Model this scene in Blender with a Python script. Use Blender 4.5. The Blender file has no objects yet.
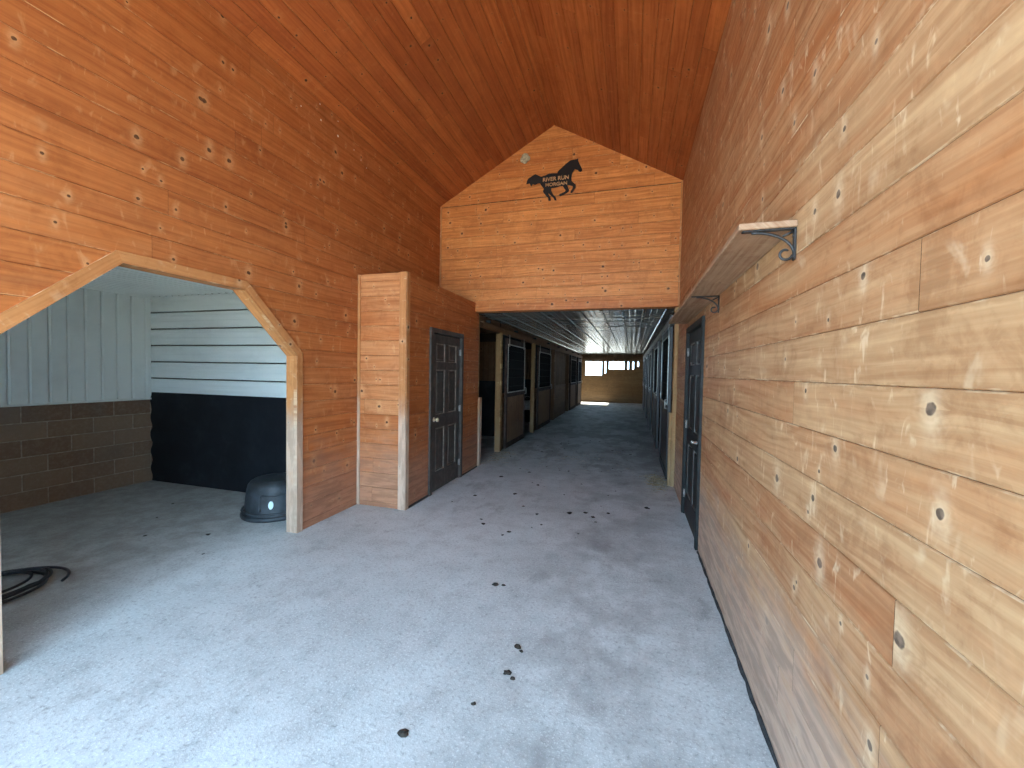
import bpy, math, random
from mathutils import Vector, Matrix
random.seed(7)
SC = bpy.context.scene
COL = SC.collection
PI = math.pi

# ------------------------------------------------------------------ place dimensions (metres)
XL, XR = -2.98, 0.603          # hall walls
XC = -2.36                     # closet side / stall fronts
YG = 5.94                      # gable wall
YC, ZC = 3.92, 2.61            # closet front, closet top
YF = -0.80                     # open front of the hall
ZE, ZP = 4.154, 5.153          # eave, ridge
XP = (XL + XR) / 2 + 0.02
ZB = 2.485                     # underside of gable wall
ZA = 2.475                     # aisle ceiling
YB = 22.0                      # back wall of aisle
XS = -2.42                     # stall front line, west side
XRM = -6.178                   # far wall of side room
YRM = 3.841                    # end wall of side room
ROW = 0.165

# ------------------------------------------------------------------ mesh builder
def clip(poly, a, b, c):
    """keep a*u+b*v<=c"""
    out = []
    for i in range(len(poly)):
        p, q = poly[i], poly[(i + 1) % len(poly)]
        dp, dq = a*p[0] + b*p[1] - c, a*q[0] + b*q[1] - c
        if dp <= 1e-9: out.append(p)
        if (dp < -1e-9 and dq > 1e-9) or (dp > 1e-9 and dq < -1e-9):
            t = dp / (dp - dq)
            out.append((p[0] + t*(q[0]-p[0]), p[1] + t*(q[1]-p[1])))
    return out

def clip_convex(poly, region):
    n = len(region)
    area = sum(region[i][0]*region[(i+1) % n][1] - region[(i+1) % n][0]*region[i][1] for i in range(n))
    r = region if area > 0 else region[::-1]
    for i in range(n):
        p, q = r[i], r[(i+1) % n]
        nx, ny = q[1]-p[1], -(q[0]-p[0])
        poly = clip(poly, nx, ny, nx*p[0] + ny*p[1])
        if len(poly) < 3: return []
    return poly

class MB:
    def __init__(s):
        s.v, s.f, s.uv, s.r, s.fd, s.sm = [], [], [], [], [], []
    def face(s, pts, uvs=None, rnd=0.5, fade=0.0, smooth=False):
        i = len(s.v); s.v += [tuple(p) for p in pts]
        s.f.append(list(range(i, i + len(pts))))
        s.uv += list(uvs) if uvs else [(0.0, 0.0)]*len(pts)
        s.r.append(rnd); s.fd.append(fade); s.sm.append(smooth)
    def mesh(s, verts, faces, rnd=0.5, fade=0.0, smooth=False, uvf=None):
        i = len(s.v); s.v += [tuple(p) for p in verts]
        for f in faces:
            s.f.append([i + k for k in f])
            s.uv += [uvf(verts[k]) if uvf else (0.0, 0.0) for k in f]
            s.r.append(rnd); s.fd.append(fade); s.sm.append(smooth)
    def box(s, x0, x1, y0, y1, z0, z1, bev=0.0, rnd=None, fade=0.0):
        rnd = random.random() if rnd is None else rnd
        lo, hi = [min(x0,x1), min(y0,y1), min(z0,z1)], [max(x0,x1), max(y0,y1), max(z0,z1)]
        d = [hi[i]-lo[i] for i in range(3)]
        L = d.index(max(d)); oth = [i for i in range(3) if i != L]
        uvf = lambda p: (p[L]-lo[L], (p[oth[0]]-lo[oth[0]]) + (p[oth[1]]-lo[oth[1]]))
        b = min(bev, 0.45*min(d))
        if b <= 0:
            V = [(x, y, z) for z in (lo[2], hi[2]) for y in (lo[1], hi[1]) for x in (lo[0], hi[0])]
            F = [(0,2,3,1), (4,5,7,6), (0,1,5,4), (2,6,7,3), (0,4,6,2), (1,3,7,5)]
            s.mesh(V, F, rnd, fade, False, uvf); return
        # chamfered box: 24 vertices
        V, idx = [], {}
        for sx in (0,1):
            for sy in (0,1):
                for sz in (0,1):
                    c = [(lo, hi)[k][i] for i, k in enumerate((sx,sy,sz))]
                    sg = [1 - 2*k for k in (sx,sy,sz)]
                    for ax in range(3):
                        p = [c[i] + (0 if i == ax else sg[i]*b) for i in range(3)]
                        idx[(sx,sy,sz,ax)] = len(V); V.append(tuple(p))
        F = []
        for ax in range(3):
            o = [i for i in range(3) if i != ax]
            for k in (0,1):
                q = []
                for a_, b_ in ((0,0),(1,0),(1,1),(0,1)):
                    key = [0,0,0]; key[ax] = k; key[o[0]] = a_; key[o[1]] = b_
                    q.append(idx[tuple(key)+(ax,)])
                flip = (k == 0) != (ax == 1)
                F.append(q[::-1] if flip else q)
        for ax in range(3):      # edges along ax
            o = [i for i in range(3) if i != ax]
            for a_ in (0,1):
                for b_ in (0,1):
                    k0 = [0,0,0]; k0[o[0]] = a_; k0[o[1]] = b_; k1 = list(k0); k1[ax] = 1
                    F.append([idx[tuple(k0)+(o[0],)], idx[tuple(k0)+(o[1],)], idx[tuple(k1)+(o[1],)], idx[tuple(k1)+(o[0],)]])
        for sx in (0,1):
            for sy in (0,1):
                for sz in (0,1):
                    F.append([idx[(sx,sy,sz,0)], idx[(sx,sy,sz,1)], idx[(sx,sy,sz,2)]])
        s.mesh(V, F, rnd, fade, False, uvf)
    def prism(s, poly, to3, d0, d1, rnd=None, fade=0.0, uvdir=None):
        """poly: list of 2D points; to3(u,v,d) -> 3D"""
        rnd = random.random() if rnd is None else rnd
        n = len(poly)
        if uvdir is None: uvdir = (1.0, 0.0)
        uvp = lambda p: (p[0]*uvdir[0]+p[1]*uvdir[1], -p[0]*uvdir[1]+p[1]*uvdir[0])
        u0 = min(uvp(p)[0] for p in poly); v0 = min(uvp(p)[1] for p in poly)
        uvs = [(uvp(p)[0]-u0, uvp(p)[1]-v0) for p in poly]
        A = [to3(p[0], p[1], d0) for p in poly]; B = [to3(p[0], p[1], d1) for p in poly]
        s.face(A, uvs, rnd, fade); s.face(B[::-1], uvs[::-1], rnd, fade)
        for i in range(n):
            j = (i+1) % n
            s.face([A[j], A[i], B[i], B[j]], [uvs[j], uvs[i], (uvs[i][0], uvs[i][1]+abs(d1-d0)), (uvs[j][0], uvs[j][1]+abs(d1-d0))], rnd, fade)
    def tube(s, pts, r, seg=10, closed=False, rnd=0.5):
        P = [Vector(p) for p in pts]; n = len(P)
        rr = r if isinstance(r, (list, tuple)) else [r]*n
        V, F = [], []
        prev = None
        for i in range(n):
            if closed: t = P[(i+1) % n] - P[i-1]
            else: t = P[min(i+1, n-1)] - P[max(i-1, 0)]
            t.normalize()
            if prev is None:
                a = Vector((0,0,1)) if abs(t.z) < 0.9 else Vector((1,0,0))
                prev = t.cross(a).normalized()
            nrm = (prev - t*prev.dot(t)).normalized(); prev = nrm
            bi = t.cross(nrm)
            for k in range(seg):
                a = 2*PI*k/seg
                V.append(P[i] + (nrm*math.cos(a) + bi*math.sin(a))*rr[i])
        m = n if closed else n-1
        for i in range(m):
            for k in range(seg):
                a, b = i*seg + k, i*seg + (k+1) % seg
                c, d = ((i+1) % n)*seg + (k+1) % seg, ((i+1) % n)*seg + k
                F.append((a, b, c, d))
        if not closed:
            F.append(tuple(range(seg))[::-1]); F.append(tuple((n-1)*seg + k for k in range(seg)))
        s.mesh(V, F, rnd, 0, True)
    def lathe(s, prof, seg=40, M=None, cap0=True, cap1=True, sx=1.0, sy=1.0):
        M = M or Matrix.Identity(4)
        V, F = [], []
        for (r, z) in prof:
            for k in range(seg):
                a = 2*PI*k/seg
                V.append(M @ Vector((r*sx*math.cos(a), r*sy*math.sin(a), z)))
        for i in range(len(prof)-1):
            for k in range(seg):
                F.append((i*seg+k, i*seg+(k+1) % seg, (i+1)*seg+(k+1) % seg, (i+1)*seg+k))
        if cap0: F.append(tuple(range(seg))[::-1])
        if cap1: F.append(tuple((len(prof)-1)*seg+k for k in range(seg)))
        s.mesh(V, F, 0.5, 0, True)
    def planks(s, to3, regions, u0, u1, v0, v1, row=ROW, lens=(3.2, 5.0), ch=0.003, dep=0.0035, proud=None, fadef=None, gap=0.0008, offs=0.0):
        """rows of boards; to3(u,v,d) with d = height above the wall face"""
        v = v0 + offs
        if v > v0: v -= row
        while v < v1 - 1e-4:
            u = u0 - random.uniform(0, lens[1])
            d0 = proud(v) if proud else 0.0
            while u < u1:
                L = random.uniform(*lens)
                rnd = random.random(); a, b = u + gap, u + L - gap
                fd = fadef(v, rnd) if fadef else 0.0
                prof = [(v + .0004, -dep), (v + ch, 0.0), (v + row - ch, 0.0), (v + row - .0004, -dep)]
                for (va, da), (vb, db) in zip(prof, prof[1:]):
                    for reg in regions:
                        pl = clip_convex([(a, va), (b, va), (b, vb), (a, vb)], reg)
                        if len(pl) < 3: continue
                        pts = [to3(p[0], p[1], d0 + da + (db-da)*(p[1]-va)/(vb-va)) for p in pl]
                        s.face(pts, [(p[0]-a, p[1]-v) for p in pl], rnd, fd)
                u += L
            v += row
    def build(s, name, mat, parent=None, loc=None, bevel=None):
        me = bpy.data.meshes.new(name)
        me.from_pydata(s.v, [], s.f); 
        uv = me.attributes.new('buv', 'FLOAT_VECTOR', 'CORNER')
        flat = []
        for (a, b) in s.uv: flat += [a, b, 0.0]
        uv.data.foreach_set('vector', flat)
        at = me.attributes.new('rnd', 'FLOAT', 'FACE'); at.data.foreach_set('value', s.r)
        at = me.attributes.new('fade', 'FLOAT', 'FACE'); at.data.foreach_set('value', s.fd)
        me.polygons.foreach_set('use_smooth', s.sm)
        me.materials.append(mat); me.update()
        o = bpy.data.objects.new(name, me); COL.objects.link(o)
        if parent: o.parent = parent
        if loc: o.location = loc
        if bevel:
            m = o.modifiers.new('edge', 'BEVEL'); m.width = bevel; m.segments = 2; m.limit_method = 'ANGLE'
        return o

def tag(o, label=None, cat=None, group=None, kind=None):
    if label: o['label'] = label
    if cat: o['category'] = cat
    if group: o['group'] = group
    if kind: o['kind'] = kind
    return o
def struct(o, label=None, cat=None): return tag(o, label, cat, None, 'structure')
def empty(name, loc=(0,0,0), rz=0.0):
    o = bpy.data.objects.new(name, None); COL.objects.link(o)
    o.location = loc; o.rotation_euler = (0, 0, rz); o.empty_display_size = .1
    return o
def kids(o): return [c for c in bpy.data.objects if c.parent == o]
def copy_tree(o, parent=None):
    c = o.copy(); COL.objects.link(c); c.parent = parent
    for ch in kids(o): copy_tree(ch, c)
    return c

# ------------------------------------------------------------------ materials
class NT:
    def __init__(s, name):
        s.m = bpy.data.materials.new(name); s.m.use_nodes = True
        s.t = s.m.node_tree; s.t.nodes.clear()
        s.out = s.n('ShaderNodeOutputMaterial'); s.b = s.n('ShaderNodeBsdfPrincipled')
        s.t.links.new(s.b.outputs[0], s.out.inputs[0])
    def n(s, k, **kw):
        x = s.t.nodes.new(k)
        for a, b in kw.items(): setattr(x, a, b)
        return x
    def put(s, sock, val):
        if isinstance(val, bpy.types.NodeSocket): s.t.links.new(val, sock)
        elif val is not None:
            if isinstance(val, tuple) and sock.type == 'RGBA' and len(val) == 3: val = val + (1.0,)
            sock.default_value = val
    def math(s, op, a, b=None, c=None, clamp=False):
        x = s.n('ShaderNodeMath', operation=op, use_clamp=clamp)
        s.put(x.inputs[0], a); s.put(x.inputs[1], b)
        if c is not None: s.put(x.inputs[2], c)
        return x.outputs[0]
    def mix(s, f, a, b, mode='MIX'):
        x = s.n('ShaderNodeMix', data_type='RGBA', blend_type=mode)
        s.put(x.inputs[0], f); s.put(x.inputs[6], a); s.put(x.inputs[7], b)
        return x.outputs[2]
    def xyz(s, a, b, c):
        x = s.n('ShaderNodeCombineXYZ'); s.put(x.inputs[0], a); s.put(x.inputs[1], b); s.put(x.inputs[2], c); return x.outputs[0]
    def sep(s, v):
        x = s.n('ShaderNodeSeparateXYZ'); s.put(x.inputs[0], v); return x.outputs
    def attr(s, name):
        return s.n('ShaderNodeAttribute', attribute_name=name)
    def noise(s, v, scale=5.0, detail=2.0, rough=0.5, dist=0.0, dim='3D'):
        x = s.n('ShaderNodeTexNoise', noise_dimensions=dim)
        if v is not None: s.put(x.inputs['Vector'], v)
        x.inputs['Scale'].default_value = scale; x.inputs['Detail'].default_value = detail
        x.inputs['Roughness'].default_value = rough; x.inputs['Distortion'].default_value = dist
        return x.outputs[0]
    def step(s, v, a, b, o0=0.0, o1=1.0):
        x = s.n('ShaderNodeMapRange', interpolation_type='SMOOTHSTEP')
        s.put(x.inputs[0], v); s.put(x.inputs[1], a); s.put(x.inputs[2], b); s.put(x.inputs[3], o0); s.put(x.inputs[4], o1)
        return x.outputs[0]
    def pos(s): return s.n('ShaderNodeNewGeometry').outputs['Position']
    def obj(s): return s.n('ShaderNodeTexCoord').outputs['Object']
    def bump(s, h, st=0.3, d=0.01):
        x = s.n('ShaderNodeBump'); s.put(x.inputs['Height'], h); x.inputs['Strength'].default_value = st; x.inputs['Distance'].default_value = d
        s.t.links.new(x.outputs[0], s.b.inputs['Normal'])
    def fin(s, col=None, rough=0.5, metal=0.0, spec=0.5):
        if col is not None: s.put(s.b.inputs['Base Color'], col)
        s.put(s.b.inputs['Roughness'], rough); s.b.inputs['Metallic'].default_value = metal
        s.b.inputs['Specular IOR Level'].default_value = spec
        return s.m

def wood(name, ca, cb, cf=None, row=ROW, knots=0.55, kcell=0.42, kcol=(0.055,0.022,0.008), halo=(0.75,0.52,0.27), halo_s=0.55, rough=0.5,
         wear=0.0, wcol=(0.5,0.38,0.32), wz=(0.9,0.15), ksize=(0.006,0.014), grain_s=0.5, spec=0.35, streak=0.0, var=0.5, mott=0.5, flame=0.5, crack=0.5, ding=0.4, dw=(0.62,0.50,0.42)):
    t = NT(name)
    u, v, _ = t.sep(t.attr('buv').outputs['Vector'])
    rnd = t.attr('rnd').outputs['Fac']; fade = t.attr('fade').outputs['Fac']
    def knot(cell, seed):
        kx = t.math('ADD', t.math('DIVIDE', u, cell), t.math('MULTIPLY', rnd, 91.0 + seed))
        vo = t.n('ShaderNodeTexVoronoi', voronoi_dimensions='1D'); vo.inputs['Scale'].default_value = 1.0; vo.inputs['Randomness'].default_value = 0.9
        t.put(vo.inputs['W'], kx)
        cr = t.n('ShaderNodeSeparateColor'); t.put(cr.inputs[0], vo.outputs['Color'])
        du = t.math('MULTIPLY', t.math('SUBTRACT', kx, vo.outputs['W']), cell)
        kv = t.math('MULTIPLY_ADD', cr.outputs[0], row*0.68, row*0.16)
        dv = t.math('SUBTRACT', v, kv)
        sz = t.math('MULTIPLY_ADD', t.math('POWER', cr.outputs[1], 2.0), ksize[1], ksize[0])
        ex = t.math('LESS_THAN', cr.outputs[2], knots)
        return du, dv, sz, ex
    wob = t.noise(t.xyz(t.math('ADD', u, t.math('MULTIPLY', rnd, 40.0)), v, rnd), 38.0, 2.0)
    wobc = t.math('SUBTRACT', wob, 0.5)
    push = None; kmask = None; hmask = None; rmask = None
    for cell, seed in ((kcell, 0.0), (kcell*1.9, 33.7)):
        du, dv, sz, ex = knot(cell, seed)
        e = t.math('DIVIDE', du, sz); f = t.math('DIVIDE', dv, sz)
        d = t.math('SQRT', t.math('ADD', t.math('POWER', t.math('MULTIPLY', e, 0.95), 2.0), t.math('POWER', f, 2.0)))
        d = t.math('ADD', d, t.math('MULTIPLY', wobc, 0.9))
        k = t.math('MULTIPLY', t.step(d, 0.8, 1.15, 1.0, 0.0), ex)
        # grain flowing round the knot
        g = t.math('MULTIPLY', t.math('EXPONENT', t.math('MULTIPLY', t.math('POWER', e, 2.0), -0.12)), t.math('MULTIPLY', ex, sz))
        sg = t.math('MULTIPLY', t.math('SIGN', dv), t.math('EXPONENT', t.math('MULTIPLY', t.math('ABSOLUTE', f), -0.35)))
        p = t.math('MULTIPLY', g, t.math('MULTIPLY', sg, -1.6))
        # pale halo, taller than wide
        q = t.math('ADD', t.math('POWER', t.math('MULTIPLY', t.math('ADD', e, t.math('MULTIPLY', wobc, 2.4)), 0.5), 2.0), t.math('POWER', t.math('MULTIPLY', t.math('ADD', f, t.math('MULTIPLY', wobc, 6.0)), 0.24), 2.0))
        h = t.math('MULTIPLY', t.math('EXPONENT', t.math('MULTIPLY', q, -1.0)), ex)
        rg = t.math('MULTIPLY', t.math('MULTIPLY', t.math('SINE', t.math('MULTIPLY', d, 5.0)), t.math('EXPONENT', t.math('MULTIPLY', d, -0.55))), ex)
        if push is None: push, kmask, hmask, rmask = p, k, h, rg
        else:
            push = t.math('ADD', push, p); kmask = t.math('MAXIMUM', kmask, k); hmask = t.math('MAXIMUM', hmask, h); rmask = t.math('ADD', rmask, rg)
    gv = t.math('ADD', v, push)
    off = t.math('MULTIPLY', rnd, 63.0)
    bend = t.math('MULTIPLY', t.math('SUBTRACT', t.noise(t.xyz(t.math('ADD', u, off), 0.0, off), 1.3, 1.0), 0.5), 0.09)
    gv = t.math('ADD', gv, bend)
    g1 = t.noise(t.xyz(t.math('MULTIPLY_ADD', u, 1.1, off), t.math('MULTIPLY', gv, 42.0), off), 1.0, 3.0, 0.6, 0.3)
    g2 = t.noise(t.xyz(t.math('MULTIPLY_ADD', u, 7.0, off), t.math('MULTIPLY', gv, 260.0), off), 1.0, 2.0, 0.6)
    g3 = t.noise(t.xyz(t.math('MULTIPLY_ADD', u, 1.3, off), t.math('MULTIPLY', v, 8.0), off), 1.0, 4.0, 0.6, 0.4)
    r2 = t.math('FRACT', t.math('MULTIPLY', rnd, 17.31))
    base = t.mix(t.math('ADD', t.math('MULTIPLY', r2, var), t.math('MULTIPLY', t.math('SUBTRACT', g3, 0.5), 1.3), clamp=True), ca, cb)
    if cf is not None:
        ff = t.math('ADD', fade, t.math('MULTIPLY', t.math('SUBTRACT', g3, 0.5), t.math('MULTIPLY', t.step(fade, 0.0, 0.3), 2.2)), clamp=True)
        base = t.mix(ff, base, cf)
    gm = t.math('ADD', t.math('MULTIPLY', t.step(g1, 0.3, 0.72), 0.75), t.math('MULTIPLY', g2, 0.25))
    # flame figure of flat-sawn boards
    fn = t.noise(t.xyz(t.math('MULTIPLY_ADD', u, 0.9, off), t.math('MULTIPLY', gv, 5.0), t.math('ADD', off, 3.0)), 1.0, 2.0, 0.5)
    fw = t.math('SINE', t.math('MULTIPLY', t.math('ADD', t.math('MULTIPLY', gv, 9.0), t.math('MULTIPLY', fn, 3.2)), 14.0))
    gm = t.math('ADD', gm, t.math('MULTIPLY', t.step(fw, 0.1, 1.0), t.math('MULTIPLY', t.step(fn, 0.35, 0.6), 0.55*flame)))
    gm = t.math('ADD', gm, t.math('MULTIPLY', rmask, 0.45), clamp=True)
    dark = t.mix(1.0, base, dw, 'MULTIPLY')
    colr = t.mix(t.math('MULTIPLY', gm, grain_s), base, dark)
    # mottling of the old finish
    pp = t.pos()
    m1 = t.noise(pp, 3.3, 5.0, 0.65, 0.6); m2 = t.noise(pp, 15.0, 4.0, 0.7, 0.5)
    mm = t.math('ADD', t.math('MULTIPLY', m1, 0.6), t.math('MULTIPLY', m2, 0.4))
    colr = t.mix(t.step(mm, 0.36, 0.50, mott, 0.0), colr, t.mix(1.0, colr, (0.66, 0.56, 0.50), 'MULTIPLY'))
    colr = t.mix(t.step(mm, 0.50, 0.66, 0.0, mott*0.8), colr, t.mix(1.0, colr, (1.28, 1.32, 1.34), 'MULTIPLY'))
    # grime in the joints, chipped pale edges, drying cracks
    ed = t.math('MINIMUM', v, t.math('SUBTRACT', row, v))
    ew = t.math('MULTIPLY', t.step(m2, 0.35, 0.62), 0.016)
    colr = t.mix(t.math('MULTIPLY', t.step(t.math('SUBTRACT', ed, ew), -0.006, 0.003, 1.0, 0.0), 0.30), colr, t.mix(1.0, base, (0.45, 0.33, 0.26), 'MULTIPLY'))
    ch_ = t.noise(t.xyz(t.math('MULTIPLY_ADD', u, 4.0, off), t.math('GREATER_THAN', v, row*0.5), off), 1.0, 4.0, 0.7)
    colr = t.mix(t.math('MULTIPLY', t.step(ed, 0.0035, 0.0055, 1.0, 0.0), t.step(ch_, 0.5, 0.62, 0.0, 0.65)), colr, halo)
    ck = t.noise(t.xyz(t.math('MULTIPLY_ADD', u, 4.5, off), t.math('MULTIPLY', gv, 60.0), t.math('ADD', off, 21.0)), 1.0, 4.0, 0.65)
    colr = t.mix(t.math('MULTIPLY', t.step(ck, 0.64, 0.74, 0.0, crack), t.step(m1, 0.42, 0.6)), colr, t.mix(1.0, base, (0.36, 0.25, 0.20), 'MULTIPLY'))
    dg = t.noise(t.xyz(t.math('MULTIPLY_ADD', u, 22.0, off), t.math('MULTIPLY', v, 7.0), t.math('ADD', off, 31.0)), 1.0, 3.0, 0.6, 1.0)
    colr = t.mix(t.math('MULTIPLY', t.step(dg, 0.60, 0.72, 0.0, ding), t.step(m1, 0.40, 0.58)), colr, halo)
    # pale flecks
    fl = t.noise(t.xyz(t.math('MULTIPLY_ADD', u, 9.0, off), t.math('MULTIPLY', v, 5.0), off), 1.0, 3.0, 0.6, 0.8)
    colr = t.mix(t.step(fl, 0.60, 0.74, 0.0, 0.6*halo_s), colr, halo)
    if streak > 0:
        st = t.noise(t.xyz(t.math('MULTIPLY_ADD', u, 0.6, off), t.math('MULTIPLY', v, 14.0), t.math('ADD', off, 9.0)), 1.0, 3.0, 0.55)
        colr = t.mix(t.step(st, 0.56, 0.70, 0.0, streak), colr, t.mix(1.0, base, (0.55,0.42,0.33), 'MULTIPLY'))
    colr = t.mix(t.math('MULTIPLY', hmask, halo_s), colr, halo)
    colr = t.mix(t.math('MULTIPLY', kmask, 0.93), colr, t.mix(t.step(wob, 0.35, 0.65), kcol, tuple(c*2.6 for c in kcol)))
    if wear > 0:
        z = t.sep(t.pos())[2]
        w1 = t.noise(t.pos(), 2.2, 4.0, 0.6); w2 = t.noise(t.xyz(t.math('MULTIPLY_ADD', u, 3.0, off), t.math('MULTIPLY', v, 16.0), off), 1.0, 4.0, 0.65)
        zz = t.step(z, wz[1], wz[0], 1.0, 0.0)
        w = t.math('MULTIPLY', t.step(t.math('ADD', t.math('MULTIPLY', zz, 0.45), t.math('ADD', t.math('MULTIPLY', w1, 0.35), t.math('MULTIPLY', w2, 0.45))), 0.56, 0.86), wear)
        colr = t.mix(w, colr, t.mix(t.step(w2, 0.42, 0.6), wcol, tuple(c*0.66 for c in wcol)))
    hb = t.math('SUBTRACT', t.math('MULTIPLY', g1, -0.6), t.math('MULTIPLY', kmask, 0.6))
    t.bump(t.math('ADD', hb, t.math('MULTIPLY', g2, 0.3)), 0.25, 0.004)
    return t.fin(colr, t.math('MULTIPLY_ADD', gm, 0.15, rough), 0.0, spec)

ORANGE = wood('pine_orange', (0.50,0.165,0.046), (0.34,0.092,0.025), cf=(0.60,0.265,0.105), rough=0.42, halo=(0.70,0.38,0.17), halo_s=0.5, knots=0.46, wear=0.7, wcol=(0.42,0.22,0.14), wz=(1.5,0.1), var=0.4, grain_s=0.75, streak=0.6, ksize=(0.006,0.012), kcol=(0.05,0.018,0.007), mott=0.45, ding=0.3)
CEILW = wood('pine_ceiling', (0.48,0.135,0.034), (0.29,0.066,0.016), row=0.135, rough=0.4, halo=(0.50,0.20,0.07), halo_s=0.3, knots=0.45, streak=0.5, var=0.7, grain_s=0.8, ksize=(0.004,0.009), kcol=(0.03,0.009,0.004), mott=0.45, ding=0.3)
GABLEW = wood('pine_gable', (0.76,0.295,0.080), (0.56,0.175,0.040), rough=0.45, halo=(0.72,0.38,0.15), halo_s=0.35, knots=0.6, kcell=0.33, var=0.7, grain_s=0.85, streak=0.55, ksize=(0.006,0.013), kcol=(0.06,0.02,0.007), mott=0.55, crack=0.8)
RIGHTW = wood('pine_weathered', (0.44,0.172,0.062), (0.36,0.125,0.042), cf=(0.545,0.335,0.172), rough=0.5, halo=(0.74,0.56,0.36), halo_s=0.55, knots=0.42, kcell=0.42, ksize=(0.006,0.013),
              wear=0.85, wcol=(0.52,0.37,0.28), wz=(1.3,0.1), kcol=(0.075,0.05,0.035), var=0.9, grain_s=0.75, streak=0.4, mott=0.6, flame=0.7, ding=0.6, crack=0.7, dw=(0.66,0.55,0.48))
TRIMW = wood('pine_trim', (0.54,0.24,0.085), (0.47,0.18,0.055), rough=0.5, halo=(0.72,0.5,0.3), halo_s=0.4, row=0.09, knots=0.2, wear=0.7, wcol=(0.62,0.50,0.40), wz=(1.9,0.6))
SHELFW = wood('shelf_wood', (0.46,0.30,0.19), (0.30,0.19,0.12), rough=0.6, halo=(0.5,0.36,0.22), halo_s=0.4, row=0.2, knots=0.4, grain_s=0.9)
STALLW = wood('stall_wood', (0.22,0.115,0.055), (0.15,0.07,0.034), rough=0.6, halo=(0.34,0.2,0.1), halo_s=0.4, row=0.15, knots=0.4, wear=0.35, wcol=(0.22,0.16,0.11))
POSTW = wood('post_wood', (0.36,0.215,0.09), (0.28,0.155,0.06), rough=0.55, halo=(0.6,0.42,0.2), halo_s=0.3, row=0.1, knots=0.2, wear=0.3, wcol=(0.42,0.32,0.2))
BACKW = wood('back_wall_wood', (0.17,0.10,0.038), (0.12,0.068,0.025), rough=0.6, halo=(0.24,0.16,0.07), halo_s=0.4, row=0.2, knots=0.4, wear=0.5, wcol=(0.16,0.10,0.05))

def simple(name, c, rough=0.5, metal=0.0, spec=0.5, nscale=0, namt=0.25, bump=0.0):
    t = NT(name)
    colr = c
    if nscale:
        n = t.noise(t.obj(), nscale, 4.0, 0.6)
        colr = t.mix(t.step(n, 0.3, 0.7), tuple(x*(1-namt) for x in c), tuple(min(1, x*(1+namt)) for x in c))
        if bump: t.bump(n, bump, 0.01)
    return t.fin(colr, rough, metal, spec)

def door_paint():
    t = NT('worn_dark_paint')
    p = t.obj()
    n = t.noise(p, 9.0, 4.0, 0.65); x, y, z = t.sep(p)
    s = t.noise(t.xyz(t.math('MULTIPLY', x, 40.0), t.math('MULTIPLY', y, 40.0), t.math('MULTIPLY', z, 2.5)), 1.0, 3.0, 0.6)
    c = t.mix(t.step(n, 0.35, 0.65), (0.042,0.036,0.031), (0.072,0.060,0.051))
    c = t.mix(t.step(t.math('ADD', t.math('MULTIPLY', s, 0.6), t.math('MULTIPLY', n, 0.4)), 0.5, 0.68, 0.0, 0.5), c, (0.15,0.12,0.10))
    t.bump(s, 0.15, 0.003)
    return t.fin(c, 0.5)
DPAINT = door_paint()
SFRAME = simple('dark_stall_frame', (0.055,0.034,0.028), 0.75, spec=0.15, nscale=9, namt=0.4)
DEDGE = simple('worn_moulding', (0.21,0.18,0.155), 0.55, nscale=14, namt=0.45)
BPAINT = simple('black_paint', (0.018,0.019,0.019), 0.55, spec=0.25, nscale=10, namt=0.4)
BEDGE = simple('glint_moulding', (0.13,0.135,0.13), 0.4, nscale=14, namt=0.4)  # black door moulding, colour lightened to paint in the glints on its edges
IRON = simple('black_iron', (0.030,0.028,0.028), 0.45, 0.3, nscale=30, namt=0.4)
DARKMETAL = simple('dark_metal', (0.030,0.030,0.032), 0.45, 0.2, nscale=12)
GALV = simple('galvanised', (0.42,0.43,0.42), 0.4, 0.85, nscale=18)
BRASS = simple('worn_brass_knob', (0.70,0.62,0.45), 0.3, 0.7)
NICKEL = simple('pale_lever', (0.75,0.73,0.68), 0.25, 0.8)
MESHM = simple('grille_metal', (0.014,0.014,0.014), 0.7, 0.0, 0.15)
HORSEM = simple('black_sheet_metal', (0.010,0.009,0.010), 0.4, 0.2)
LETTERM = simple('sign_lettering', (0.50,0.27,0.13), 0.6)
TUBM = simple('black_tub_rubber', (0.030,0.036,0.042), 0.55, nscale=7, namt=0.5, bump=0.15)
STICK = simple('pale_sticker', (0.65,0.78,0.78), 0.4)
HOSEM = simple('dark_hose', (0.022,0.026,0.034), 0.4, nscale=6)
BUCKETM = simple('white_bucket_plastic', (0.70,0.70,0.68), 0.4, nscale=9, namt=0.12)
NESTM = simple('dried_mud', (0.42,0.36,0.24), 0.9, nscale=40, namt=0.3, bump=0.5)
CLUMPM = simple('dried_manure', (0.030,0.024,0.018), 0.95, nscale=60, namt=0.5, bump=0.6)
STRAWM = simple('straw_pale', (0.34,0.28,0.18), 0.8, nscale=15, namt=0.4)
GRIT = simple('black_grit', (0.030,0.030,0.030), 0.9, nscale=30, namt=0.5, bump=0.5)
SPECK = simple('white_speck', (0.85,0.82,0.75), 0.5)
CORE = simple('wall_core', (0.05,0.028,0.014), 0.8, nscale=5)
ROPEM = simple('pale_strap', (0.40,0.37,0.32), 0.7, nscale=20)

def rubber_mat():
    t = NT('black_rubber_mat')
    p = t.pos(); n = t.noise(p, 3.0, 5.0, 0.65); m = t.noise(p, 1.1, 3.0)
    c = t.mix(t.step(n, 0.35, 0.75), (0.006,0.007,0.010), (0.014,0.017,0.022))
    c = t.mix(t.step(t.math('ADD', t.math('MULTIPLY', n, 0.5), t.math('MULTIPLY', m, 0.5)), 0.56, 0.70, 0.0, 0.4), c, (0.05,0.055,0.062))
    t.bump(n, 0.15, 0.01)
    return t.fin(c, 0.6, 0, 0.3)
RUBBER = rubber_mat()

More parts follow.
